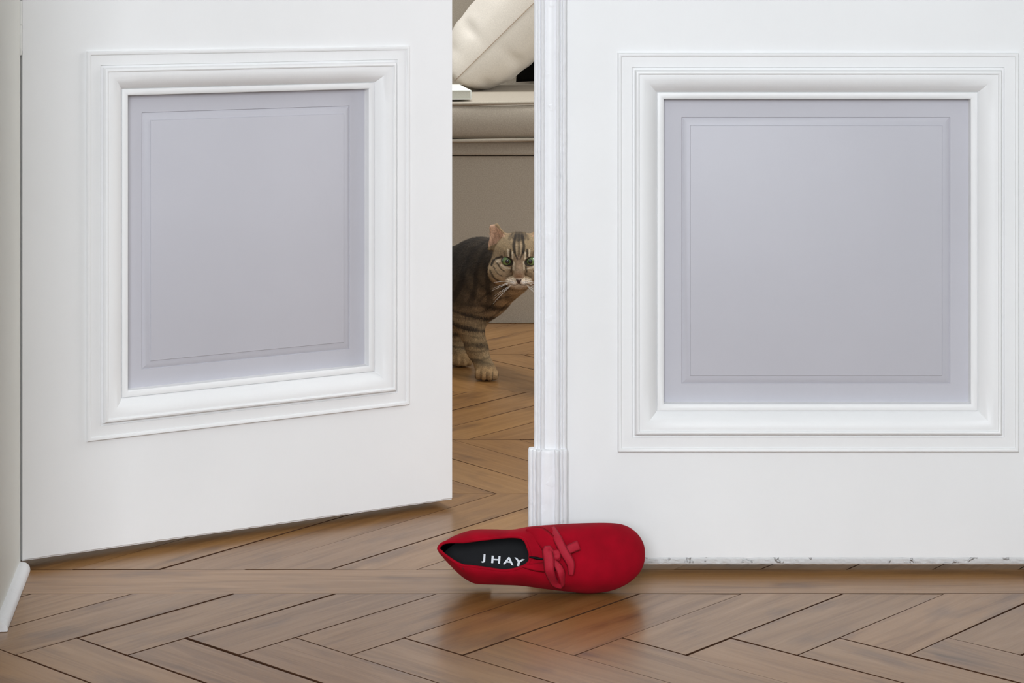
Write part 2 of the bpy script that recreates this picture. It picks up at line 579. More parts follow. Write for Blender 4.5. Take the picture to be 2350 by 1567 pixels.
# plinth block under the astragal, softly rounded shoulders
pp = astragal_profile(0.0195 - XH, 0.0668 - XH, 0.023)
V, F = extrude_profile(pp, 0.013, 0.148, 0.0006, 60, cap=False)
m = len(pp); N = 60
top = []
for (sc_, zz) in ((0.985, 0.1505), (0.95, 0.1520), (0.86, 0.1526)):
    xc = (pp[0][0] + pp[-1][0]) / 2
    o = len(V)
    for (x, y) in pp: V.append((xc + (x - xc) * sc_, y * sc_, zz))
    for k in range(m - 1):
        F.append((o - m + k, o - m + k + 1, o + k + 1, o + k))
F.append(tuple(len(V) - m + k for k in range(m)))
F.append(tuple(range(m)))
a = build('plinth_block', V, F, M_ASTR, d2, auto=50)
a['label'] = 'wider white plinth at the foot of the meeting strip'
# jagged strip of flaking paint along the foot of the right leaf
N = 260; V = []; F = []
for i in range(N + 1):
    x = 0.070 - XH + (0.66 - 0.070) * i / N
    e = 0.6 + 0.4 * (1 - i / N)
    n1 = mnoise.noise(Vector((x * 60, 1, 1))); n2 = mnoise.noise(Vector((x * 170, 4, 1))); n3 = mnoise.noise(Vector((x * 120, 9, 2)))
    V += [(x, -0.0003, 0.0190 * 1 + 0.0012 * n1 * e), (x, -0.0012 - 0.0007 * n2, 0.0172 + 0.0013 * n3), (x, -0.0010 - 0.0012 * n3, 0.0145 + 0.0012 * n2),
          (x, -0.0006 - 0.0006 * n1, 0.0122 + 0.0018 * n2 * e), (x, 0.004, 0.0126)]
for i in range(N):
    for k in range(4):
        F.append((i * 5 + k, i * 5 + k + 1, i * 5 + 6 + k, i * 5 + 5 + k))
a = build('flaking_edge', V, F, M_CHIP, d2)
a['label'] = 'chipped and flaking white paint along the bottom edge'

# trim: thin jamb bead beside the hinge, and the round shoe moulding on the left reveal
t1 = build('trim_1', *merge(box_vf(-0.6045, -0.6005, 2.5480, 2.5530, 0.0, 2.10)), M_WALL)
t1['kind'] = 'structure'
# quarter round: runs along the splayed reveal and ends rounded at the hinge and square in front
p0 = Vector((-0.5985, 2.5475, 0)); p1 = Vector((-0.5515, 2.17, 0))
dirv = (p1 - p0).normalized(); nrm = Vector((dirv.y, -dirv.x, 0))
if nrm.x < 0: nrm = -nrm
V, F = [], []
prof = [(0, 0), (0.0128, 0), (0.0130, 0.0025), (0.0124, 0.0055), (0.0106, 0.0080), (0.0078, 0.0098), (0.0038, 0.0107), (0, 0.0110)]
rings = [(0.000, 0.0), (0.0006, 0.45), (0.003, 0.75), (0.007, 0.93), (0.012, 1.0)] + [(0.012 + 0.24 * i / 10, 1.0) for i in range(1, 11)]
for (s, k) in rings:
    for (n_, z) in prof:
        p = p0 + dirv * (s + 0.003) + nrm * (n_ * k + (-0.001 if n_ == 0 else 0))
        wv = 0.0006 * mnoise.noise(Vector((s * 60, z * 90, 1)))
        V.append((p.x + wv, p.y, z * (0.35 + 0.65 * k) + wv * (z > 0)))
m = len(prof)
for i in range(len(rings) - 1):
    for k in range(m):
        l = (k + 1) % m
        F.append((i * m + k, i * m + l, (i + 1) * m + l, (i + 1) * m + k))
F.append(tuple(range(m))); F.append(tuple((len(rings) - 1) * m + k for k in range(m)))
bb = build('baseboard_left', V, F, M_ASTR, auto=50)
bb['kind'] = 'structure'

# ------------------------------------------------------------------ sofa
SY = 4.390
sofa = empty('sofa', (0, SY, 0))
tag(sofa, 'taupe linen sofa behind the gap, with a piped seat cushion', 'sofa')
def soft_box(x0, x1, y0, y1, z0, z1, r, crown_top=0.0, bulge=0.0, n=(28, 14, 10)):
    # rounded, slightly stuffed box
    bm = bmesh.new()
    bmesh.ops.create_cube(bm, size=2)
    bmesh.ops.subdivide_edges(bm, edges=list(bm.edges), cuts=11, use_grid_fill=True)
    hx, hy, hz = (x1 - x0) / 2, (y1 - y0) / 2, (z1 - z0) / 2
    for v in bm.verts:
        p = Vector((v.co.x * hx, v.co.y * hy, v.co.z * hz))
        q = Vector((max(-hx + r, min(hx - r, p.x)), max(-hy + r, min(hy - r, p.y)), max(-hz + r, min(hz - r, p.z))))
        d = p - q
        if d.length > 1e-9: p = q + d.normalized() * r
        u, w, t = v.co.x, v.co.y, v.co.z
        p.z += crown_top * (1 - u * u) ** 0.5 * (1 - w * w) ** 0.7 * max(0, t) if abs(u) < 1 and abs(w) < 1 else 0
        p.y += -bulge * (1 - t * t) * max(0, -w)
        v.co = p + Vector(((x0 + x1) / 2, (y0 + y1) / 2, (z0 + z1) / 2))
    bm.verts.index_update()
    V = [tuple(v.co) for v in bm.verts]; F = [[v.index for v in f.verts] for f in bm.faces]
    bm.free()
    return V, F
# everything in sofa space (y = 0 is its front)
build('base', *soft_box(-1.0, 0.98, 0.012, 1.10, 0.0, 0.3522, 0.002), M_SOFA, sofa, auto=60)
build('seat_deck', *soft_box(-1.0, 0.98, 0.004, 1.08, 0.3525, 0.386, 0.006), M_SOFA, sofa, auto=60)
sc_ = build('seat_cushion', *soft_box(-0.98, 0.96, -0.012, 0.86, 0.386, 0.466, 0.016, 0.003, 0.010), M_SOFA, sofa, smooth=True)
for z, yy, rr in ((0.4645, -0.011, 0.0042), (0.387, -0.012, 0.0040)):
    pts = [(-0.97 + 1.92 * i / 40, yy - 0.002 + 0.002 * math.sin(i * 0.9), z + 0.0016 * math.sin(i * 0.55 + 2) + 0.003 * (i / 40 - .5) * (1 if z > 0.4 else 0.4)) for i in range(41)]
    build('piping', *tube_vf(pts, rr, 8), M_SOFA_PIPE, sc_, smooth=True)
build('backrest', *soft_box(-1.0, 0.98, 0.86, 1.12, 0.352, 0.95, 0.05), M_SOFA, sofa, smooth=True)
for s, a, b in ((0, -1.20, -1.0), (1, 0.98, 1.18)):
    build('armrest', *soft_box(a, b, 0.0, 1.12, 0.0, 0.62, 0.05), M_SOFA, sofa, smooth=True)

# pillow leaning over to the right, its seam edge towards us
def pillow_vf(S, T, n=36, pinch=0.12, SY_=None, crease=0.0, ex=0.48):
    SY_ = SY_ or S
    V, F = [], []
    idx = {}
    for side in (1, -1):
        for i in range(n + 1):
            for j in range(n + 1):
                edge = i in (0, n) or j in (0, n)
                if edge and side == -1:
                    idx[(side, i, j)] = idx[(1, i, j)]; continue
                u, w = -1 + 2 * i / n, -1 + 2 * j / n
                k = 1 - pinch * (u * u + w * w - u * u * w * w) * 0.5
                x = u * S * (1 - pinch * (1 - w * w) * 0.25); y = w * SY_ * (1 - pinch * (1 - u * u) * 0.25)
                hgt = T * ((1 - u ** 4) * (1 - w ** 4)) ** ex
                wr = 0.006 * mnoise.noise(Vector((u * 2.2, w * 2.2, side * 3))) + 0.003 * mnoise.noise(Vector((u * 6, w * 5, side)))
                z = side * (hgt + (0 if edge else wr * (1 - max(abs(u), abs(w)) ** 6) * 2.0))
                if crease:
                    z -= side * crease * math.exp(-((u + 0.52 + 0.05 * side) / 0.055) ** 2) * math.exp(-((w + 0.88) / 0.13) ** 2) * (0 if edge else 1)
                    z -= side * crease * 0.5 * math.exp(-((u + 0.80 + 0.1 * (w + 1)) / 0.05) ** 2) * math.exp(-((w + 0.85) / 0.12) ** 2) * (0 if edge else 1)
                idx[(side, i, j)] = len(V)
                V.append((x, y, z))
        for i in range(n):
            for j in range(n):
                F.append((idx[(side, i, j)], idx[(side, i + 1, j)], idx[(side, i + 1, j + 1)], idx[(side, i, j + 1)]))
    return V, F
PX, PY, PZ = 0.045, 4.93, 0.6670
pil = build('pillow', *pillow_vf(0.245, 0.098, 72, 0.10, 0.19, 0.011, 0.42), M_PILLOW, None, smooth=True)
pil.location = (PX, PY, PZ)
pil.rotation_euler = (0, math.radians(-44.5), 0)
tag(pil, 'plump cream linen pillow leaning on the sofa seat, seam edge forward', 'pillow')
e = 0.2455
def edge_pt(u, w):
    return (u * e * (1 - 0.10 * (1 - w * w) * 0.25), w * 0.1905 * (1 - 0.10 * (1 - u * u) * 0.25), 0)
pts = [edge_pt(-1 + 2 * i / 24, -1) for i in range(24)] + [edge_pt(1, -1 + 2 * i / 24) for i in range(24)] + \
      [edge_pt(1 - 2 * i / 24, 1) for i in range(24)] + [edge_pt(-1, 1 - 2 * i / 24) for i in range(24)]
build('seam', *tube_vf(pts, 0.0009, 6, True), M_SEAM, pil, smooth=True)

bc = build('gap_shade_cushion', *pillow_vf(0.165, 0.030), M_GAPSHADE, None, smooth=True)  # added black shape, fills the gap behind the pillow with painted shade
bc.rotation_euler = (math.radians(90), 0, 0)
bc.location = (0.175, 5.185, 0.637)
tag(bc, 'added black cushion standing in for the shade in the gap behind the cream pillow', 'gap_shade_cushion')

# white book lying on the front of the seat
bk = empty('book', (-0.0855, 4.404, 0.4705), (0, 0, math.radians(6.8)))
tag(bk, 'closed white book on the front edge of the sofa seat, half behind the left door', 'book')
v1, f1 = box_vf(-0.20, 0, 0, 0.27, 0.0172, 0.0198, 0.0008)
v2, f2 = box_vf(-0.20, 0, 0, 0.27, 0.0, 0.0022, 0.0008)
v3, f3 = box_vf(-0.0030, 0.0004, 0, 0.27, 0.0006, 0.0192, 0.0012)
build('cover', *merge((v1, f1), (v2, f2), (v3, f3)), M_BOOK, bk, auto=40)
box('pages', -0.197, -0.0031, 0.0008, 0.268, 0.0023, 0.0171, M_PAGES, bk)

# ------------------------------------------------------------------ red shoe
shoe = empty('shoe', (0, 0, 0), (math.radians(69), 0, 0))
tag(shoe, "crimson suede women's shoe with a ribbon tie, tipped on its side against the right door", 'shoe')
PAIRS = [((1006,1268),(1009,1268)),((1020,1250),(1022,1254)),((1045,1232),(1050,1246)),((1085,1219),(1085,1240)),((1130,1218),(1125,1235)),
 ((1175,1219),(1165,1232)),((1215,1212),(1190,1234)),((1260,1208),(1200,1240)),((1330,1204),(1205,1248)),((1400,1203),(1208,1256)),
 ((1435,1209),(1210,1262)),((1460,1226),(1212,1268)),((1474,1248),(1213,1272)),((1478,1270),(1213,1276)),((1475,1296),(1213,1280)),
 ((1462,1320),(1213,1284)),((1435,1343),(1211,1289)),((1395,1359),(1208,1293)),((1345,1364),(1204,1296)),((1290,1359),(1198,1299)),
 ((1240,1353),(1190,1302)),((1195,1347),(1175,1306)),((1150,1345),(1150,1307)),((1110,1344),(1115,1302)),((1085,1341),(1085,1298)),
 ((1058,1325),(1055,1295)),((1030,1298),(1028,1284)),((1014,1280),(1014,1275))]
def sl_(p): return ((p[0] - 1006) / 1935.0, (1363 - p[1]) / 1990.0)
def catmull(P, per):
    n = len(P); out = []
    for i in range(n):
        a, b, c, d = (Vector(P[(i + k) % n]) for k in (-1, 0, 1, 2))
        for s in range(per):
            t = s / per
            out.append(0.5 * ((2 * b) + (c - a) * t + (2 * a - 5 * b + 4 * c - d) * t * t + (3 * b - a - 3 * c + d) * t ** 3))
    return out
OUT = catmull([sl_(p[0]) for p in PAIRS], 5)
RIM = [p + Vector((0, -0.0055)) * min(1, max(0.12, p.x / 0.03)) for p in catmull([sl_(p[1]) for p in PAIRS], 5)]
NT_ = len(OUT)
CEN = Vector((0.125, 0.043))
def inner(p, d):
    v = Vector(p)
    # inset towards the spine of the shoe
    s = Vector((max(0.03, min(0.20, v.x)), 0.044))
    q = s - v
    return v + q.normalized() * d
def rim_z(x):
    t = x / 0.107
    return 0.053 - 0.010 * math.sin(math.pi * min(1, t)) * (1 if t < 1 else 1) + 0.004 * max(0, t - .6)
NV = 18
UV_ = []
for i in range(NT_):
    B = OUT[i]; R = RIM[i]
    zr = rim_z(R.x)
    row = []
    for j in range(NV + 1):
        ph = (j / NV) * math.pi / 2
        h = 1 - math.cos(ph) ** 0.92
        p = B + (R - B) * h
        z = zr * math.sin(ph) ** 0.92
        tuck = 0.0042 * max(0, 1 - z / 0.013) ** 2         # the upper turns in under the foot
        if tuck: p = inner(p, tuck)
        row.append((p.x, p.y, z))
    UV_.append(row)
V = [v for row in UV_ for v in row]
F = []
for i in range(NT_):
    k = (i + 1) % NT_
    for j in range(NV):
        F.append((i * (NV + 1) + j, k * (NV + 1) + j, k * (NV + 1) + j + 1, i * (NV + 1) + j + 1))
upper = build('upper', V, F, M_SUEDE, shoe, smooth=True)
# lining: same shell a little inside, plus rolled topline
me = upper.data
nr = [v.normal.copy() for v in me.vertices]
if sum(n.z for n in nr) < 0: nr = [-n for n in nr]
VL = [Vector(V[i]) - nr[i] * 0.0024 for i in range(len(V))]
build('lining', VL, [tuple(reversed(f)) for f in F], M_LINING, shoe, smooth=True)
build('topline', *tube_vf([(RIM[i].x, RIM[i].y, rim_z(RIM[i].x) - 0.0010) for i in range(NT_)], 0.0018, 8, True), M_SUEDE, shoe, smooth=True)
base = [inner(OUT[i], 0.0038) for i in range(NT_)]
def slab(pl, z0, z1, ins=0.001):
    n = len(pl); V = []
    rings = [(ins, z0), (0, z0 + ins), (0, z1 - ins), (ins, z1)]
    for d, z in rings:
        for p in pl:
            q = inner(p, d); V.append((q.x, q.y, z))
    F = []
    for r in range(3):
        for i in range(n):
            k = (i + 1) % n
            F.append((r * n + i, r * n + k, (r + 1) * n + k, (r + 1) * n + i))
    F.append(tuple(range(n))); F.append(tuple(3 * n + i for i in range(n)))
    return V, F
ins_ = build('insole', *slab([inner(OUT[i], 0.0064) for i in range(NT_)], 0.0012, 0.0045), M_LINING, shoe)
build('outsole', *slab(base, -0.0065, 0.0015, 0.0012), M_SOLE, shoe, auto=50)
hl = [inner(p, 0.002) for p in base if p.x < 0.062]
hl.sort(key=lambda p: math.atan2(p.y - 0.045, p.x - 0.035))
hv, hf = slab(hl, -0.022, -0.0064, 0.0012)
build('heel', hv, hf, M_SOLE, shoe, auto=50)

# printed name on the insole, letter by letter
for ch, cx, cy, sz, rt in (('J', 1110, 1282, .0100, -3), ('H', 1136, 1287, .0115, -4), ('A', 1165, 1290, .0118, -7), ('Y', 1188, 1293, .0124, -12)):
    cu = bpy.data.curves.new('letter', 'FONT')
    cu.body = ch; cu.size = sz; cu.align_x = 'CENTER'; cu.align_y = 'CENTER'; cu.extrude = 0.0001; cu.offset = 0.00028
    tmp = bpy.data.objects.new('letter_curve', cu); COL.objects.link(tmp)
    bpy.context.view_layer.update()
    dg = bpy.context.evaluated_depsgraph_get()
    me = bpy.data.meshes.new_from_object(tmp.evaluated_get(dg))
    bpy.data.objects.remove(tmp)
    for v in me.vertices: v.co.x *= 1.45
    me.materials.clear(); me.materials.append(M_PRINT)
    o = bpy.data.objects.new('printed_letter', me); COL.objects.link(o); o.parent = ins_
    x, y = sl_((cx, cy))
    o.location = (x, y, 0.0048); o.rotation_euler = (0, 0, math.radians(rt))

# surface height of the vamp for laying ribbons on it
SV = np.array([v for row in UV_ for v in row])
def vamp(px, py, lift=0.002):
    x, y = sl_((px, py))
    d = (SV[:, 0] - x) ** 2 + (SV[:, 1] - y) ** 2
    k = np.argsort(d)[:6]
    w = 1 / (d[k] + 1e-8)
    z = float((SV[k, 2] * w).sum() / w.sum())
    return Vector((x, y, z + lift))
def ribbon(name, pts, widths, mat, parent, twist=None, th=0.0012):
    n = len(pts)
    P = []
    W = []
    for i in range(n - 1):                      # catmull along
        a, b, c, d = (Vector(pts[max(0, min(n - 1, i + k))]) for k in (-1, 0, 1, 2))
        for s in range(6):
            t = s / 6
            P.append(0.5 * ((2 * b) + (c - a) * t + (2 * a - 5 * b + 4 * c - d) * t * t + (3 * b - a - 3 * c + d) * t ** 3))
            W.append(widths[i] + (widths[i + 1] - widths[i]) * t)
    P.append(Vector(pts[-1])); W.append(widths[-1])
    V, F = [], []
    m = len(P)
    for i in range(m):
        t = (P[min(m - 1, i + 1)] - P[max(0, i - 1)]).normalized()
        tw = (twist[0] + (twist[1] - twist[0]) * i / (m - 1)) if twist else 0
        up = Vector((0, 0, 1)) * math.cos(tw) + t.cross(Vector((0, 0, 1))).normalized() * math.sin(tw)
        s = t.cross(up).normalized(); u = s.cross(t).normalized()
        w = W[i] / 2
        for a_, b_ in ((-1, -.5), (-.6, .5), (0, .75), (.6, .5), (1, -.5), (0, -.6)):
            V.append(P[i] + s * a_ * w + u * b_ * th)
    for i in range(m - 1):
        for k in range(6):
            l = (k + 1) % 6
            F.append((i * 6 + k, i * 6 + l, i * 6 + 6 + l, i * 6 + 6 + k))
    F.append(tuple(range(6))); F.append(tuple((m - 1) * 6 + k for k in range(6)))
    return build(name, V, F, mat, parent, smooth=True)
# facing flaps either side of the throat
ribbon('facing', [vamp(1205, 1228, .0006), vamp(1232, 1240, .0012), vamp(1255, 1262, .0018), vamp(1268, 1285, .002)], [.005, .020, .022, .014], M_SUEDE, shoe, th=0.002)
ribbon('facing', [vamp(1196, 1310, .0006), vamp(1225, 1312, .0012), vamp(1255, 1312, .0015), vamp(1275, 1306, .002)], [.003, .010, .013, .010], M_SUEDE, shoe, th=0.002)
ribbon('lacing_gap', [vamp(1211, 1290, .0012), vamp(1228, 1293, .0022), vamp(1247, 1296, .0026)], [.0015, .0034, .001], M_LINING, shoe, th=0.0012)
ribbon('counter_seam', [vamp(1052, 1297, .0003), vamp(1064, 1314, .0003), vamp(1077, 1330, .0003)], [.0008, .0010, .0006], M_SOLE, shoe, th=0.0006)
tie = ribbon('ribbon_tie', [vamp(1262, 1222, .0030), vamp(1274, 1250, .006), vamp(1288, 1280, .0085), vamp(1302, 1305, .008), vamp(1303, 1330, .0055)],
       [.008, .0105, .0105, .0105, .006], M_RIBBON, shoe, (0.1, 0.35), 0.0010)
ribbon('ribbon_loop', [vamp(1266, 1290, .005), vamp(1252, 1276, .009), vamp(1254, 1300, .010), vamp(1256, 1325, .0085), vamp(1268, 1345, .007), vamp(1285, 1352, .006)],
       [.008, .012, .013, .012, .011, .008], M_RIBBON, tie, (0.0, 0.5), 0.0012)
ribbon('ribbon_loop', [vamp(1262, 1300, .005), vamp(1275, 1312, .007), vamp(1284, 1330, .0075), vamp(1288, 1350, .0055)],
       [.007, .009, .010, .008], M_RIBBON, tie, (0.2, -0.6), 0.0012)
ribbon('ribbon_end', [vamp(1285, 1284, .004), vamp(1300, 1274, .0055), vamp(1322, 1264, .005)], [.007, .011, .012], M_RIBBON, tie, (0.0, 0.2), 0.0010)
# knot
bm = bmesh.new()
bmesh.ops.create_icosphere(bm, subdivisions=3, radius=0.006)
for v in bm.verts:
    v.co *= 1 + 0.35 * mnoise.noise(v.co * 260)
    v.co.z *= 0.65
bm.verts.index_update()
k0 = vamp(1272, 1288, .0042)
build('knot', [v.co + k0 for v in bm.verts], [[v.index for v in f.verts] for f in bm.faces], M_RIBBON, tie, smooth=True)
bm.free()
# set it down: lowest point on the floor
R69 = Matrix.Rotation(math.radians(69), 3, 'X')
zmin = min((R69 @ v.co).z for o in shoe.children for v in o.data.vertices)
shoe.location = ((1006 - 1175) / 4800 * 2.447, 2.442, -zmin)

# ------------------------------------------------------------------ cat
def surface_nets(Fv, org, h):
    nx, ny, nz = Fv.shape
    S = Fv < 0
    c = [S[i:nx - 1 + i, j:ny - 1 + j, k:nz - 1 + k] for i in (0, 1) for j in (0, 1) for k in (0, 1)]
    allin = c[0].copy(); anyin = c[0].copy()
    for q in c[1:]:
        allin &= q; anyin |= q
    act = anyin & ~allin
    I = np.argwhere(act)
    ids = -np.ones(act.shape, dtype=np.int64)
    ids[act] = np.arange(len(I))
    acc = np.zeros((len(I), 3)); cnt = np.zeros(len(I))
    corners = [(i, j, k) for i in (0, 1) for j in (0, 1) for k in (0, 1)]
    for a_ in range(8):
        for b_ in range(a_ + 1, 8):
            d = np.array(corners[b_]) - np.array(corners[a_])
            if np.abs(d).sum() != 1: continue
            ca, cb = np.array(corners[a_]), np.array(corners[b_])
            fa = Fv[tuple((I + ca).T)]; fb = Fv[tuple((I + cb).T)]
            m = (fa < 0) != (fb < 0)
            t = fa[m] / (fa[m] - fb[m])
            acc[m] += ca + t[:, None] * d
            cnt[m] += 1
    P = (I + acc / cnt[:, None]) * h + np.array(org)
    quads = []
    for ax in range(3):
        sl0 = [slice(None)] * 3; sl1 = [slice(None)] * 3
        sl0[ax] = slice(0, -1); sl1[ax] = slice(1, None)
        ch = S[tuple(sl0)] != S[tuple(sl1)]
        E = np.argwhere(ch)
        o1, o2 = [(1, 2), (2, 0), (0, 1)][ax]
        ok = (E[:, o1] > 0) & (E[:, o2] > 0) & (E[:, o1] < Fv.shape[o1] - 1) & (E[:, o2] < Fv.shape[o2] - 1)
        E = E[ok]
        ins = S[tuple(E.T)]
        def cell(d1, d2):
            q = E.copy(); q[:, o1] -= d1; q[:, o2] -= d2
            return ids[tuple(q.T)]
        Q = np.stack([cell(1, 1), cell(0, 1), cell(0, 0), cell(1, 0)], 1)
        Q[~ins] = Q[~ins][:, ::-1]
        quads.append(Q)
    return P, np.concatenate(quads)

H_ = 0.0026
lo = np.array([-0.52, 3.615, -0.006]); hi = np.array([0.085, 4.26, 0.30])
# only the boxes near each primitive are evaluated
nxyz = np.ceil((hi - lo) / H_).astype(int)
GX = (lo[0] + H_ * np.arange(nxyz[0])).astype(np.float32)
GY = (lo[1] + H_ * np.arange(nxyz[1])).astype(np.float32)
GZ = (lo[2] + H_ * np.arange(nxyz[2])).astype(np.float32)
FV = np.full(tuple(nxyz), 0.05, dtype=np.float32)
def region(bmin, bmax):
    a = np.maximum(0, np.floor((np.array(bmin) - lo) / H_).astype(int)); b = np.minimum(nxyz, np.ceil((np.array(bmax) - lo) / H_).astype(int) + 1)
    s = tuple(slice(a[i], b[i]) for i in range(3))
    return s, GX[s[0]][:, None, None], GY[s[1]][None, :, None], GZ[s[2]][None, None, :]
def smin(a, b, k):
    h = np.maximum(k - np.abs(a - b), 0) / k
    return np.minimum(a, b) - h * h * k * 0.25
def cone(p, q, r0, r1, k=0.02):
    p, q = np.array(p, dtype=np.float32), np.array(q, dtype=np.float32)
    pad = max(r0, r1) + k + 0.02
    s, X, Y, Z = region(np.minimum(p, q) - pad, np.maximum(p, q) + pad)
    d = q - p; L = float(d @ d)
    t = np.clip(((X - p[0]) * d[0] + (Y - p[1]) * d[1] + (Z - p[2]) * d[2]) / L, 0, 1)
    D = np.sqrt((X - p[0] - t * d[0]) ** 2 + (Y - p[1] - t * d[1]) ** 2 + (Z - p[2] - t * d[2]) ** 2) - (r0 + (r1 - r0) * t)
    FV[s] = smin(FV[s], D, k)
def ell(c, r, k=0.015, sub=False):
    pad = max(r) + k + 0.015
    s, X, Y, Z = region(np.array(c) - pad, np.array(c) + pad)
    k0 = np.sqrt(((X - c[0]) / r[0]) ** 2 + ((Y - c[1]) / r[1]) ** 2 + ((Z - c[2]) / r[2]) ** 2)
    k1 = np.sqrt(((X - c[0]) / r[0] ** 2) ** 2 + ((Y - c[1]) / r[1] ** 2) ** 2 + ((Z - c[2]) / r[2] ** 2) ** 2) + 1e-9
    D = k0 * (k0 - 1) / k1
    if sub: FV[s] = -smin(-FV[s], D, k)
    else: FV[s] = smin(FV[s], D, k)
def tri(a, b, c, th, k=0.006):
    a, b, c = (np.array(v, dtype=np.float32) for v in (a, b, c))
    pad = th + k + 0.012
    s, X, Y, Z = region(np.minimum(np.minimum(a, b), c) - pad, np.maximum(np.maximum(a, b), c) + pad)
    Pn = np.stack(np.broadcast_arrays(X, Y, Z), -1)
    n = np.cross(b - a, c - a); nn = n / np.linalg.norm(n)
    def seg(p, q):
        d = q - p; t = np.clip(((Pn - p) @ d) / (d @ d), 0, 1)
        return np.linalg.norm(Pn - p - t[..., None] * d, axis=-1)
    ins = np.ones(Pn.shape[:3], bool)
    for p, q in ((a, b), (b, c), (c, a)):
        ins &= ((Pn - p) @ np.cross(nn, q - p)) >= 0
    D = np.minimum(np.minimum(seg(a, b), seg(b, c)), seg(c, a))
    D = np.where(ins, np.abs((Pn - a) @ nn), D) - th
    FV[s] = smin(FV[s], D.astype(np.float32), k)

SH = np.array([-0.068, 3.870, 0.0]); AXD = np.array([-0.778, 0.628, 0.0]); PER = np.array([0.628, 0.778, 0.0])
# trunk: deep chest, tucked belly, haunch
cone((-0.066, 3.872, 0.166), (-0.165, 3.952, 0.162), 0.060, 0.056, 0.03)
cone((-0.165, 3.952, 0.162), (-0.262, 4.030, 0.168), 0.056, 0.058, 0.03)
ell((-0.068, 3.872, 0.150), (0.056, 0.056, 0.060), 0.03)
cone((-0.058, 3.872, 0.196), (-0.020, 3.815, 0.203), 0.047, 0.044, 0.03)     # withers to neck
cone((-0.045, 3.845, 0.158), (0.000, 3.785, 0.190), 0.049, 0.040, 0.03)      # breast
# forelegs
cone((-0.072, 3.845, 0.160), (-0.080, 3.835, 0.098), 0.040, 0.0270, 0.03)
cone((-0.080, 3.835, 0.098), (-0.0640, 3.808, 0.050), 0.0265, 0.0185, 0.012)
cone((-0.0640, 3.808, 0.050), (-0.0515, 3.793, 0.022), 0.0185, 0.0165, 0.010)
ell((-0.0465, 3.777, 0.0150), (0.0185, 0.0240, 0.0150), 0.010)
for i, (dx, dy) in enumerate(((-0.0155, 0.004), (-0.0055, -0.003), (0.0055, -0.004), (0.0150, 0.002))):
    ell((-0.0455 + dx, 3.7590 + dy, 0.0105), (0.0066, 0.0105, 0.0100), 0.003)
cone((-0.105, 3.905, 0.150), (-0.118, 3.925, 0.095), 0.036, 0.025, 0.03)
cone((-0.118, 3.925, 0.095), (-0.103, 3.930, 0.042), 0.0245, 0.0175, 0.012)
ell((-0.096, 3.913, 0.0145), (0.0175, 0.0235, 0.0145), 0.012)
cone((-0.103, 3.930, 0.042), (-0.098, 3.922, 0.020), 0.0175, 0.016, 0.012)
for dx, dy in ((-0.0145, 0.004), (-0.005, -0.003), (0.005, -0.004), (0.014, 0.002)):
    ell((-0.0945 + dx, 3.8965 + dy, 0.0105), (0.0066, 0.0100, 0.0098), 0.003)
# hind legs: knee forward, hock backward
for sgn, adv in ((-1, 0.015), (1, -0.035)):
    hp = SH + AXD * 0.235 + PER * 0.030 * sgn; kn = SH + AXD * (0.190 - adv) + PER * 0.042 * sgn
    hk = SH + AXD * (0.285 - adv) + PER * 0.040 * sgn; pw = SH + AXD * (0.262 - adv) + PER * 0.040 * sgn
    cone((hp[0], hp[1], 0.155), (kn[0], kn[1], 0.098), 0.046, 0.030, 0.025)
    cone((kn[0], kn[1], 0.098), (hk[0], hk[1], 0.060), 0.027, 0.0165, 0.012)
    cone((hk[0], hk[1], 0.060), (pw[0], pw[1], 0.018), 0.0150, 0.0145, 0.010)
    tp = pw - AXD * 0.018
    ell((tp[0], tp[1], 0.0135), (0.020, 0.020, 0.0135), 0.012)
tl = [(-0.300, 4.060, 0.196), (-0.345, 4.095, 0.180), (-0.385, 4.125, 0.140), (-0.420, 4.150, 0.095), (-0.455, 4.175, 0.070), (-0.490, 4.200, 0.068)]
for i in range(5): cone(tl[i], tl[i + 1], 0.015 - i * 0.001, 0.014 - i * 0.001, 0.015)
# head, facing the camera
HX, HY, EZ = 0.0120, 3.726, 0.2238
ell((HX, HY, 0.2285), (0.0455, 0.0440, 0.0425), 0.02)
ell((HX - 0.0290, HY - 0.008, 0.2010), (0.0260, 0.0290, 0.0235), 0.018)
ell((HX + 0.0290, HY - 0.008, 0.2010), (0.0260, 0.0290, 0.0235), 0.018)
cone((HX, 3.697, 0.2320), (HX, 3.6680, 0.1985), 0.0135, 0.0085, 0.014)
ell((HX - 0.0105, 3.6745, 0.1895), (0.0140, 0.0135, 0.0100), 0.006)
ell((HX + 0.0105, 3.6745, 0.1895), (0.0140, 0.0135, 0.0100), 0.006)
ell((HX, 3.6800, 0.1830), (0.0165, 0.0140, 0.0085), 0.006)
ell((HX, 3.6605, 0.1940), (0.0052, 0.0040, 0.0040), 0.003)
for sg in (-1, 1):
    ell((HX + sg * 0.0206, 3.6800, EZ), (0.0096, 0.0110, 0.0060), 0.003, sub=True)
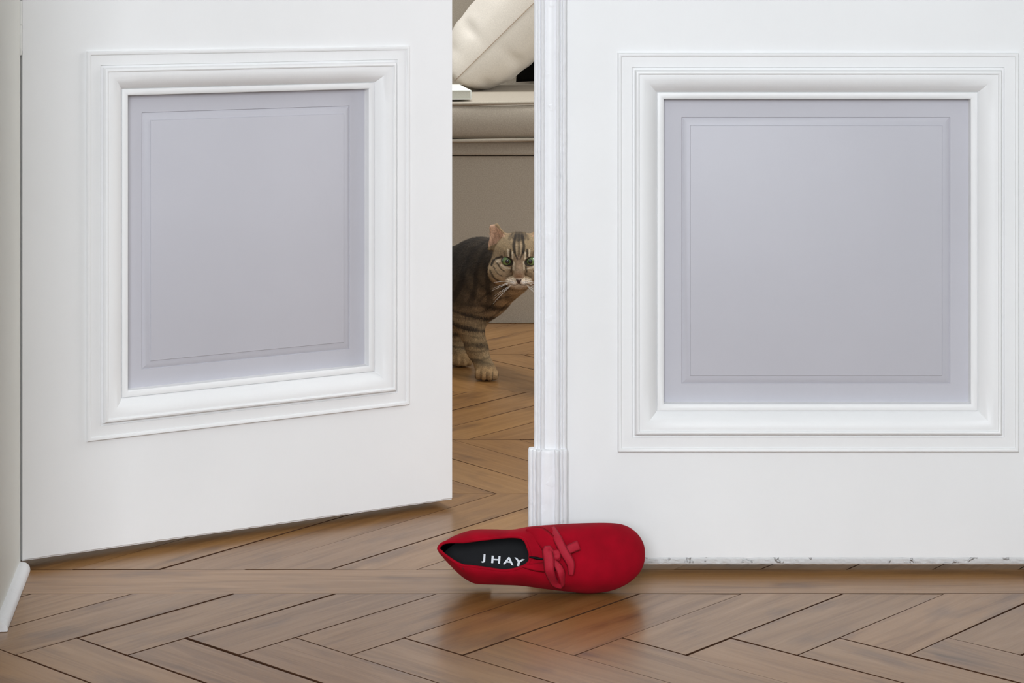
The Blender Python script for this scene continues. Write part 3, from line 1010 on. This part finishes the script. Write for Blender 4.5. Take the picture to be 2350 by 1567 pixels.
# ears: two facets each, cupped forward
def ear(sg):
    tip = (HX + sg * 0.0490, 3.7360, 0.2790)
    out = (HX + sg * 0.0530, 3.7320, 0.2390); mid = (HX + sg * 0.0330, 3.7500, 0.2460); inn = (HX + sg * 0.0140, 3.7260, 0.2570)
    tp2 = (HX + sg * 0.0395, 3.7370, 0.2815)
    tri(tip, out, mid, 0.0024, 0.008); tri(tip, mid, tp2, 0.0024, 0.008); tri(tp2, mid, inn, 0.0024, 0.008)
    return np.array(tip), np.array(out), np.array(mid), np.array(inn)
EARS = [ear(-1), ear(1)]
P, Q = surface_nets(FV, lo, H_)
del FV
CO = np.array([-0.06, 3.86, 0.0])
me = bpy.data.meshes.new('cat')
me.from_pydata([tuple(p) for p in (P - CO)], [], [tuple(int(i) for i in q) for q in Q])
tmp = bpy.data.objects.new('cat_tmp', me); COL.objects.link(tmp)
md = tmp.modifiers.new('s', 'SMOOTH'); md.factor = 0.4; md.iterations = 2
ms = tmp.modifiers.new('d', 'SUBSURF'); ms.levels = 1; ms.render_levels = 1
bpy.context.view_layer.update()
dg = bpy.context.evaluated_depsgraph_get()
me2 = bpy.data.meshes.new_from_object(tmp.evaluated_get(dg))
bpy.data.objects.remove(tmp)
me2.name = 'cat'
cat = bpy.data.objects.new('cat', me2); COL.objects.link(cat)
cat.location = CO
tag(cat, 'brown tabby cat with green eyes stepping past the gap between the doors', 'cat')
me2.polygons.foreach_set('use_smooth', [True] * len(me2.polygons))
n = len(me2.vertices)
co = np.empty(n * 3); me2.vertices.foreach_get('co', co); co = co.reshape(-1, 3) + CO
no = np.empty(n * 3); me2.vertices.foreach_get('normal', no); no = no.reshape(-1, 3)
x, y, z = co.T
def wob(s, ph):
    return (np.sin(x * s + ph) * np.cos(y * s * 0.9 + ph * 1.7) + np.sin(z * s * 1.1 + ph * 0.6 + x * s * 0.5)) * 0.5
def sm(v, a, b):
    t = np.clip((v - a) / (b - a), 0, 1); return t * t * (3 - 2 * t)
lin = lambda r, g, b: np.array(srgb(r, g, b)[:3])
DARK, BASE, WARM, PALE, CREAM, PINK = lin(38, 31, 25), lin(120, 102, 80), lin(150, 124, 88), lin(176, 154, 126), lin(214, 198, 172), lin(208, 168, 142)
col = np.tile(BASE, (n, 1))
def mix(c, w):
    global col
    col = col * (1 - w[:, None]) + c[None, :] * w[:, None]
rel = co - SH
s_ax = rel @ AXD; s_pe = rel @ PER
mott = wob(310, 1.0) * 0.5 + wob(620, 2.2) * 0.5
headd = np.sqrt(((x - HX) / 1.05) ** 2 + (np.where(y < 3.715, 0.62, 1.0) * (y - 3.715)) ** 2 + (z - 0.224) ** 2)
head = 1 - sm(headd, 0.052, 0.066)
earm = np.zeros(n)
for T in EARS:
    pass
_ax = np.abs(x - HX)
earm = ((z > 0.2605 - (_ax - 0.0138) * 0.43) & (_ax > 0.0125) & (_ax < 0.060) & (y < 3.775) & (headd > 0.046)).astype(float)
head = np.maximum(head, earm)
trunk = 1 - head
# trunk and legs
mix(DARK, trunk * sm(z, 0.130, 0.215) * 0.88)
mix(DARK, trunk * sm(-x, 0.055, 0.100) * sm(z, 0.10, 0.13) * 0.7)  # left flank: shade painted into the fur, on top of its dark markings
mix(WARM, trunk * sm(-z, -0.150, -0.060) * 0.75)
mix(lin(220, 196, 160), trunk * sm(x, -0.055, 0.005) * sm(-z, -0.20, -0.14) * 0.85)
body_st = np.sin(2 * np.pi * (s_ax / 0.034 + 0.9 * z / 0.09 + 0.28 * wob(55, .4))) 
low = 1 - sm(z, 0.115, 0.150)
leg_st = np.sin(2 * np.pi * (z / 0.0255 + 0.22 * wob(60, 2.0) + (x + 0.07) * 6.5))
mix(DARK, trunk * (1 - low) * sm(body_st, 0.05, 0.65) * 0.7 * (1 - 0.55 * sm(x, -0.04, 0.01)))
mix(DARK, trunk * low * sm(leg_st + 0.35 * wob(150, 0.7), 0.30, 0.95) * (0.55 + 0.35 * sm(z, 0.045, 0.085)) * sm(z, 0.018, 0.032))
mix(DARK, trunk * low * sm(np.sin(2 * np.pi * (z / 0.0115 + 0.4 * wob(75, 3.0))), 0.55, 0.95) * 0.4 * sm(z, 0.022, 0.032))
mix(lin(168, 132, 88), trunk * (1 - sm(z, 0.020, 0.030)) * 0.6)
br = np.sin(2 * np.pi * ((z - 0.55 * x) / 0.021 + 0.35 * wob(70, 1.1)))
mix(DARK, trunk * sm(br, 0.55, 0.95) * 0.55 * sm(x, -0.075, -0.045) * sm(z, 0.085, 0.105) * (1 - sm(z, 0.165, 0.185)) * (1 - 0.6 * sm(x, -0.01, 0.02)))
# toe clefts
tc = np.abs(((x + 0.0455 + 0.0205) % 0.0104) - 0.0052)
mix(DARK, trunk * (z < 0.018) * (y < 3.768) * (x > -0.068) * sm(tc, 0.0035, 0.0050) * 0.7)
# necklace below the chin and a second, broken one lower down
rr = np.sqrt((x - HX) ** 2 + (z - 0.232) ** 2)
for r0, w_, st in ((0.0630, 0.0060, 0.95), (0.092, 0.005, 0.55), (0.115, 0.005, 0.5)):
    b = np.exp(-((rr + 0.004 * wob(70, r0 * 40) - r0) / w_) ** 2)
    mix(DARK, b * st * trunk * sm(-z, -0.225, -0.205) * sm(-y, -3.90, -3.86))
# face
hx = x - HX; ax_ = np.abs(hx); hz = z - EZ
fr = head * sm(-no[:, 1], -0.1, 0.35)
mix(lin(132, 112, 84), head * 0.8)
mix(PALE, fr * np.exp(-((ax_ - 0.030) / 0.014) ** 2) * np.exp(-((hz + 0.012) / 0.018) ** 2) * 0.8)
ZS = 7570.0
def stroke(pts, w, c, k, both=True):
    # painted fur marking: a polyline in the plane of the face
    for sg in ((-1, 1) if both else (1,)):
        best = np.full(n, 9.0)
        for (ax0_, az0_), (ax1_, az1_) in zip(pts[:-1], pts[1:]):
            p0_ = np.array([sg * (ax0_ - 1235) / ZS, (765 - az0_) / ZS]); p1_ = np.array([sg * (ax1_ - 1235) / ZS, (765 - az1_) / ZS])
            d_ = p1_ - p0_
            t_ = np.clip(((hx - p0_[0]) * d_[0] + (hz - p0_[1]) * d_[1]) / (d_ @ d_), 0, 1)
            best = np.minimum(best, np.hypot(hx - p0_[0] - t_ * d_[0], hz - p0_[1] - t_ * d_[1]))
        ww = w / ZS * (1 + 0.25 * wob(240, w))
        mix(c, frw * (1 - sm(best, ww * 0.35, ww)) * k)
frw = head * (1 - earm) * (y < 3.745)
mix(lin(158, 136, 104), frw * sm(hz, 0.010, 0.022) * 0.6)
mix(lin(176, 152, 120), frw * sm(-hz, 0.004, 0.016) * sm(ax_, 0.010, 0.020) * 0.7)
mix(lin(142, 118, 96), fr * np.exp(-(ax_ / 0.010) ** 2) * (hz < 0.012) * (hz > -0.030) * 0.8)
# crown and forehead
stroke([(1235, 385), (1235, 470)], 80, DARK, 0.8, False)
stroke([(1130, 400), (1165, 470)], 30, DARK, 0.6)
stroke([(1188, 440), (1166, 560), (1180, 640)], 27, DARK, 0.9)
stroke([(1180, 640), (1200, 690), (1216, 722)], 18, DARK, 0.8)
stroke([(1235, 430), (1238, 560), (1233, 690)], 17, DARK, 0.7, False)
stroke([(1205, 540), (1208, 650)], 11, PALE, 0.7)
stroke([(1130, 430), (1110, 480)], 26, DARK, 0.5)
stroke([(1125, 610), (1122, 700)], 15, DARK, 0.9)
stroke([(1150, 640), (1152, 720)], 13, CREAM, 0.8)
stroke([(1090, 615), (1095, 690)], 15, CREAM, 0.75)
stroke([(1040, 640), (1050, 690)], 14, DARK, 0.45)
stroke([(1170, 760), (1165, 860)], 14, CREAM, 0.7)
# round the eye and over the cheeks
stroke([(1010, 705), (940, 735), (890, 775), (870, 830)], 20, DARK, 0.95)
stroke([(985, 755), (950, 770)], 26, CREAM, 0.85)
stroke([(1000, 815), (1060, 850), (1125, 858)], 16, CREAM, 0.9)
stroke([(950, 800), (1000, 870), (1040, 895)], 15, DARK, 0.8)
stroke([(900, 850), (960, 930), (1010, 960)], 15, DARK, 0.75)
stroke([(850, 900), (910, 1000), (980, 1040)], 18, DARK, 0.8)
stroke([(925, 880), (985, 940)], 13, PALE, 0.6)
stroke([(1140, 830), (1130, 900)], 17, DARK, 0.8)
for sg in (-1, 1):
    ex, ez = hx - sg * 0.0206, hz
    ezr = ez - 0.10 * sg * ex
    er = np.sqrt((ex / 0.0112) ** 2 + (ezr / 0.0086) ** 2)
    mix(DARK, fr * (1 - sm(er, 0.92, 1.04)) * 0.95)
# nose and muzzle
mix(lin(110, 74, 46), fr * np.exp(-(ax_ / 0.0095) ** 2) * np.exp(-((hz + 0.0225) / 0.0065) ** 2) * 0.9)
muz = fr * (1 - sm(np.sqrt((ax_ / 0.024) ** 2 + ((hz + 0.0335) / 0.0100) ** 2), 0.70, 1.15)) * sm(-hz, 0.024, 0.030)
mix(lin(222, 204, 182), muz * 0.9)
stroke([(1200, 1000), (1180, 1020), (1140, 1015)], 22, lin(236, 228, 218), 0.95)
stroke([(1160, 960), (1195, 1000)], 12, CREAM, 0.9)
for k in range(3):
    stroke([(1150, 985 + 22 * k), (1060, 965 + 30 * k)], 9, lin(96, 74, 56), 0.6)
mix(lin(176, 158, 136), fr * (1 - sm(np.sqrt((ax_ / 0.019) ** 2 + ((hz + 0.0450) / 0.0065) ** 2), 0.8, 1.2)) * 0.8)
stroke([(1235, 1035), (1190, 1052), (1110, 1045), (1075, 1060)], 10, lin(60, 44, 38), 0.85)
tri_n = (y < 3.668) & (hz > -0.0365) & (hz < -0.0275) & (ax_ < 0.0010 + 0.50 * (hz + 0.0365))
mix(lin(66, 42, 38), tri_n * 0.95)
# ears
inear = earm * sm(-no[:, 1], -0.05, 0.45) * (_ax > 0.0160 + (z - 0.257) * 1.04 - 6 * np.maximum(0, 0.257 - z))
mix(lin(158, 132, 100), earm * 0.8)
mix(PINK, inear * 0.85)
mix(lin(150, 120, 92), inear * sm(np.sin(x * 900 + z * 300), 0.3, 0.9) * 0.3)
mix(lin(70, 56, 44), earm * (1 - sm(-no[:, 1], -0.2, 0.2)) * 0.7)
col = np.clip(col * (1 + 0.20 * mott[:, None]), 0, 1)
ca = me2.color_attributes.new('fur_colour', 'FLOAT_COLOR', 'POINT')
ca.data.foreach_set('color', np.concatenate([col, np.ones((n, 1))], 1).astype(np.float32).ravel())

def fur_mat(name, rough):
    a = NT(name)
    at = a.n('ShaderNodeAttribute', attribute_name='fur_colour')
    co_ = a.n('ShaderNodeTexCoord')
    n1 = a.n('ShaderNodeTexNoise'); n1.inputs['Scale'].default_value = 420; n1.inputs['Detail'].default_value = 3
    a.l(co_.outputs['Object'], n1.inputs['Vector'])
    r = a.ramp(n1.outputs['Fac'], [(0.3, (0.75, 0.75, 0.75, 1)), (0.7, (1.15, 1.15, 1.15, 1))])
    mx = a.n('ShaderNodeMix', data_type='RGBA', blend_type='MULTIPLY'); mx.inputs[0].default_value = 1
    a.l(at.outputs['Color'], mx.inputs[6]); a.l(r.outputs[0], mx.inputs[7])
    a.l(mx.outputs[2], a.b.inputs['Base Color'])
    a.b.inputs['Roughness'].default_value = rough
    a.b.inputs['Specular IOR Level'].default_value = 0.25
    a.bump(n1.outputs['Fac'], 0.35, 0.002)
    return a.m
me2.materials.clear()
me2.materials.append(fur_mat('tabby_fur', 0.8))

# short lying coat: one child made of tapered blades, coloured like the skin under them
face_clear = (np.sqrt(((ax_ - 0.0206) / 0.0150) ** 2 + (hz / 0.0110) ** 2) < 1.0) & (y < 3.71)
vis = (x > -0.20) & ~face_clear & ~tri_n & ~((earm > 0.5) & (RNG.random(n) > 0.01)) & ~((y < 3.672) & (ax_ < 0.007))
cand = np.where(vis)[0]
pick = RNG.choice(cand, size=min(60000, len(cand)), replace=False)
Pp, Nn, Cc = co[pick], no[pick], col[pick]
flow = np.zeros_like(Pp)
hd = head[pick][:, None]
flow += (1 - hd) * (AXD[None, :] * 0.7 + np.array([0, 0, -0.75])[None, :])
low_p = (Pp[:, 2] < 0.12)[:, None] * (1 - hd)
flow = flow * (1 - low_p) + low_p * np.array([0.15, -0.1, -1.0])[None, :]
fd = Pp - np.array([HX, 3.66, 0.198])
flow += hd * fd / np.linalg.norm(fd, axis=1, keepdims=True)
flow += RNG.normal(0, 0.22, flow.shape)
flow -= (flow * Nn).sum(1, keepdims=True) * Nn
flow /= np.linalg.norm(flow, axis=1, keepdims=True) + 1e-9
onface = hd[:, 0] * (Pp[:, 1] < 3.715)
L = (0.0070 - 0.0040 * onface) * RNG.uniform(0.6, 1.25, len(pick))
L = np.where(Pp[:, 2] < 0.05, L * 0.6, L)[:, None]
side = np.cross(flow, Nn)
w_ = 0.00034
tipd = flow * 0.97 + Nn * 0.24
A = Pp - side * w_ - Nn * 0.0004; B = Pp + side * w_ - Nn * 0.0004; T = Pp + tipd * L
T[:, 2] = np.maximum(T[:, 2], 0.001)
FVt = np.stack([A, B, T], 1).reshape(-1, 3) - CO
mf = bpy.data.meshes.new('fur')
mf.vertices.add(len(FVt)); mf.vertices.foreach_set('co', FVt.astype(np.float32).ravel())
nt = len(pick)
mf.loops.add(nt * 3); mf.loops.foreach_set('vertex_index', np.arange(nt * 3, dtype=np.int32))
mf.polygons.add(nt); mf.polygons.foreach_set('loop_start', np.arange(0, nt * 3, 3, dtype=np.int32))
mf.update(); mf.validate()
jit = RNG.uniform(0.75, 1.3, (nt, 1))
cc = np.repeat(np.clip(Cc * jit, 0, 1), 3, 0)
ca = mf.color_attributes.new('fur_colour', 'FLOAT_COLOR', 'POINT')
ca.data.foreach_set('color', np.concatenate([cc, np.ones((nt * 3, 1))], 1).astype(np.float32).ravel())
# shade the blades with the skin's normals so that the coat reads as one soft surface
nrm3 = np.repeat(Nn * 0.85 + tipd * 0.15, 3, 0); nrm3 /= np.linalg.norm(nrm3, axis=1, keepdims=True)
mf.polygons.foreach_set('use_smooth', [True] * nt)
mf.normals_split_custom_set_from_vertices([tuple(v) for v in nrm3])
mf.materials.append(fur_mat('tabby_coat_hair', 0.75))
fur = bpy.data.objects.new('fur', mf); COL.objects.link(fur); fur.parent = cat
fur['kind'] = 'stuff'

# eyes: ball with iris and pupil
def eye_mat():
    a = NT('green_cat_eye')
    co_ = a.n('ShaderNodeTexCoord')
    sp_ = a.n('ShaderNodeSeparateXYZ'); a.l(co_.outputs['Object'], sp_.inputs[0])
    mp = a.n('ShaderNodeMapping'); mp.inputs['Scale'].default_value = (1, 0, 1)
    a.l(co_.outputs['Object'], mp.inputs[0])
    ln = a.n('ShaderNodeVectorMath', operation='LENGTH'); a.l(mp.outputs[0], ln.inputs[0])
    mu = a.n('ShaderNodeMath', operation='MULTIPLY'); a.l(ln.outputs['Value'], mu.inputs[0]); mu.inputs[1].default_value = 100
    r = a.ramp(mu.outputs[0], [(0.0, srgb(8, 10, 8)), (0.36, srgb(8, 10, 8)), (0.42, srgb(112, 134, 78)), (0.72, srgb(92, 120, 66)), (0.86, srgb(60, 84, 44)), (0.95, srgb(20, 18, 14))])
    a.l(r.outputs[0], a.b.inputs['Base Color'])
    a.b.inputs['Roughness'].default_value = 0.08
    a.b.inputs['Coat Weight'].default_value = 1.0
    a.b.inputs['Coat Roughness'].default_value = 0.03
    return a.m
M_EYE = eye_mat()
for sg in (-1, 1):
    bm = bmesh.new()
    bmesh.ops.create_uvsphere(bm, u_segments=32, v_segments=20, radius=0.0112)
    bm.verts.index_update()
    o = build('eye', [tuple(v.co) for v in bm.verts], [[v.index for v in f.verts] for f in bm.faces], M_EYE, cat, smooth=True)
    bm.free()
    o.location = Vector((HX + sg * 0.0202, 3.6964, EZ)) - Vector(CO)
    o['label'] = 'green eye with a dark pupil'
# whiskers
M_WHISK = plain('white_whisker', srgb(225, 222, 214), 0.4, 0.5, 0.02, 60)
W_ = []
for sg in (-1, 1):
    for k in range(6):
        a0 = Vector((HX + sg * (0.011 + 0.002 * (k % 3)), 3.6650 + 0.001 * (k % 3), 0.1915 - 0.0022 * k * 0.8))
        ln = 0.030 + 0.004 * random.random()
        dx, dz = sg * 1.0, 0.10 - 0.17 * k + random.uniform(-.05, .05)
        pts = []
        for i in range(7):
            t = i / 6
            pts.append(a0 + Vector((dx * ln * t, -0.006 * math.sin(t * 2), dz * ln * t - 0.006 * t * t)) - Vector(CO))
        W_.append(tube_vf(pts, [0.00030 * (1 - 0.75 * i / 6) for i in range(7)], 4))
wk = build('whiskers', *merge(*W_), M_WHISK, cat)
wk['kind'] = 'stuff'
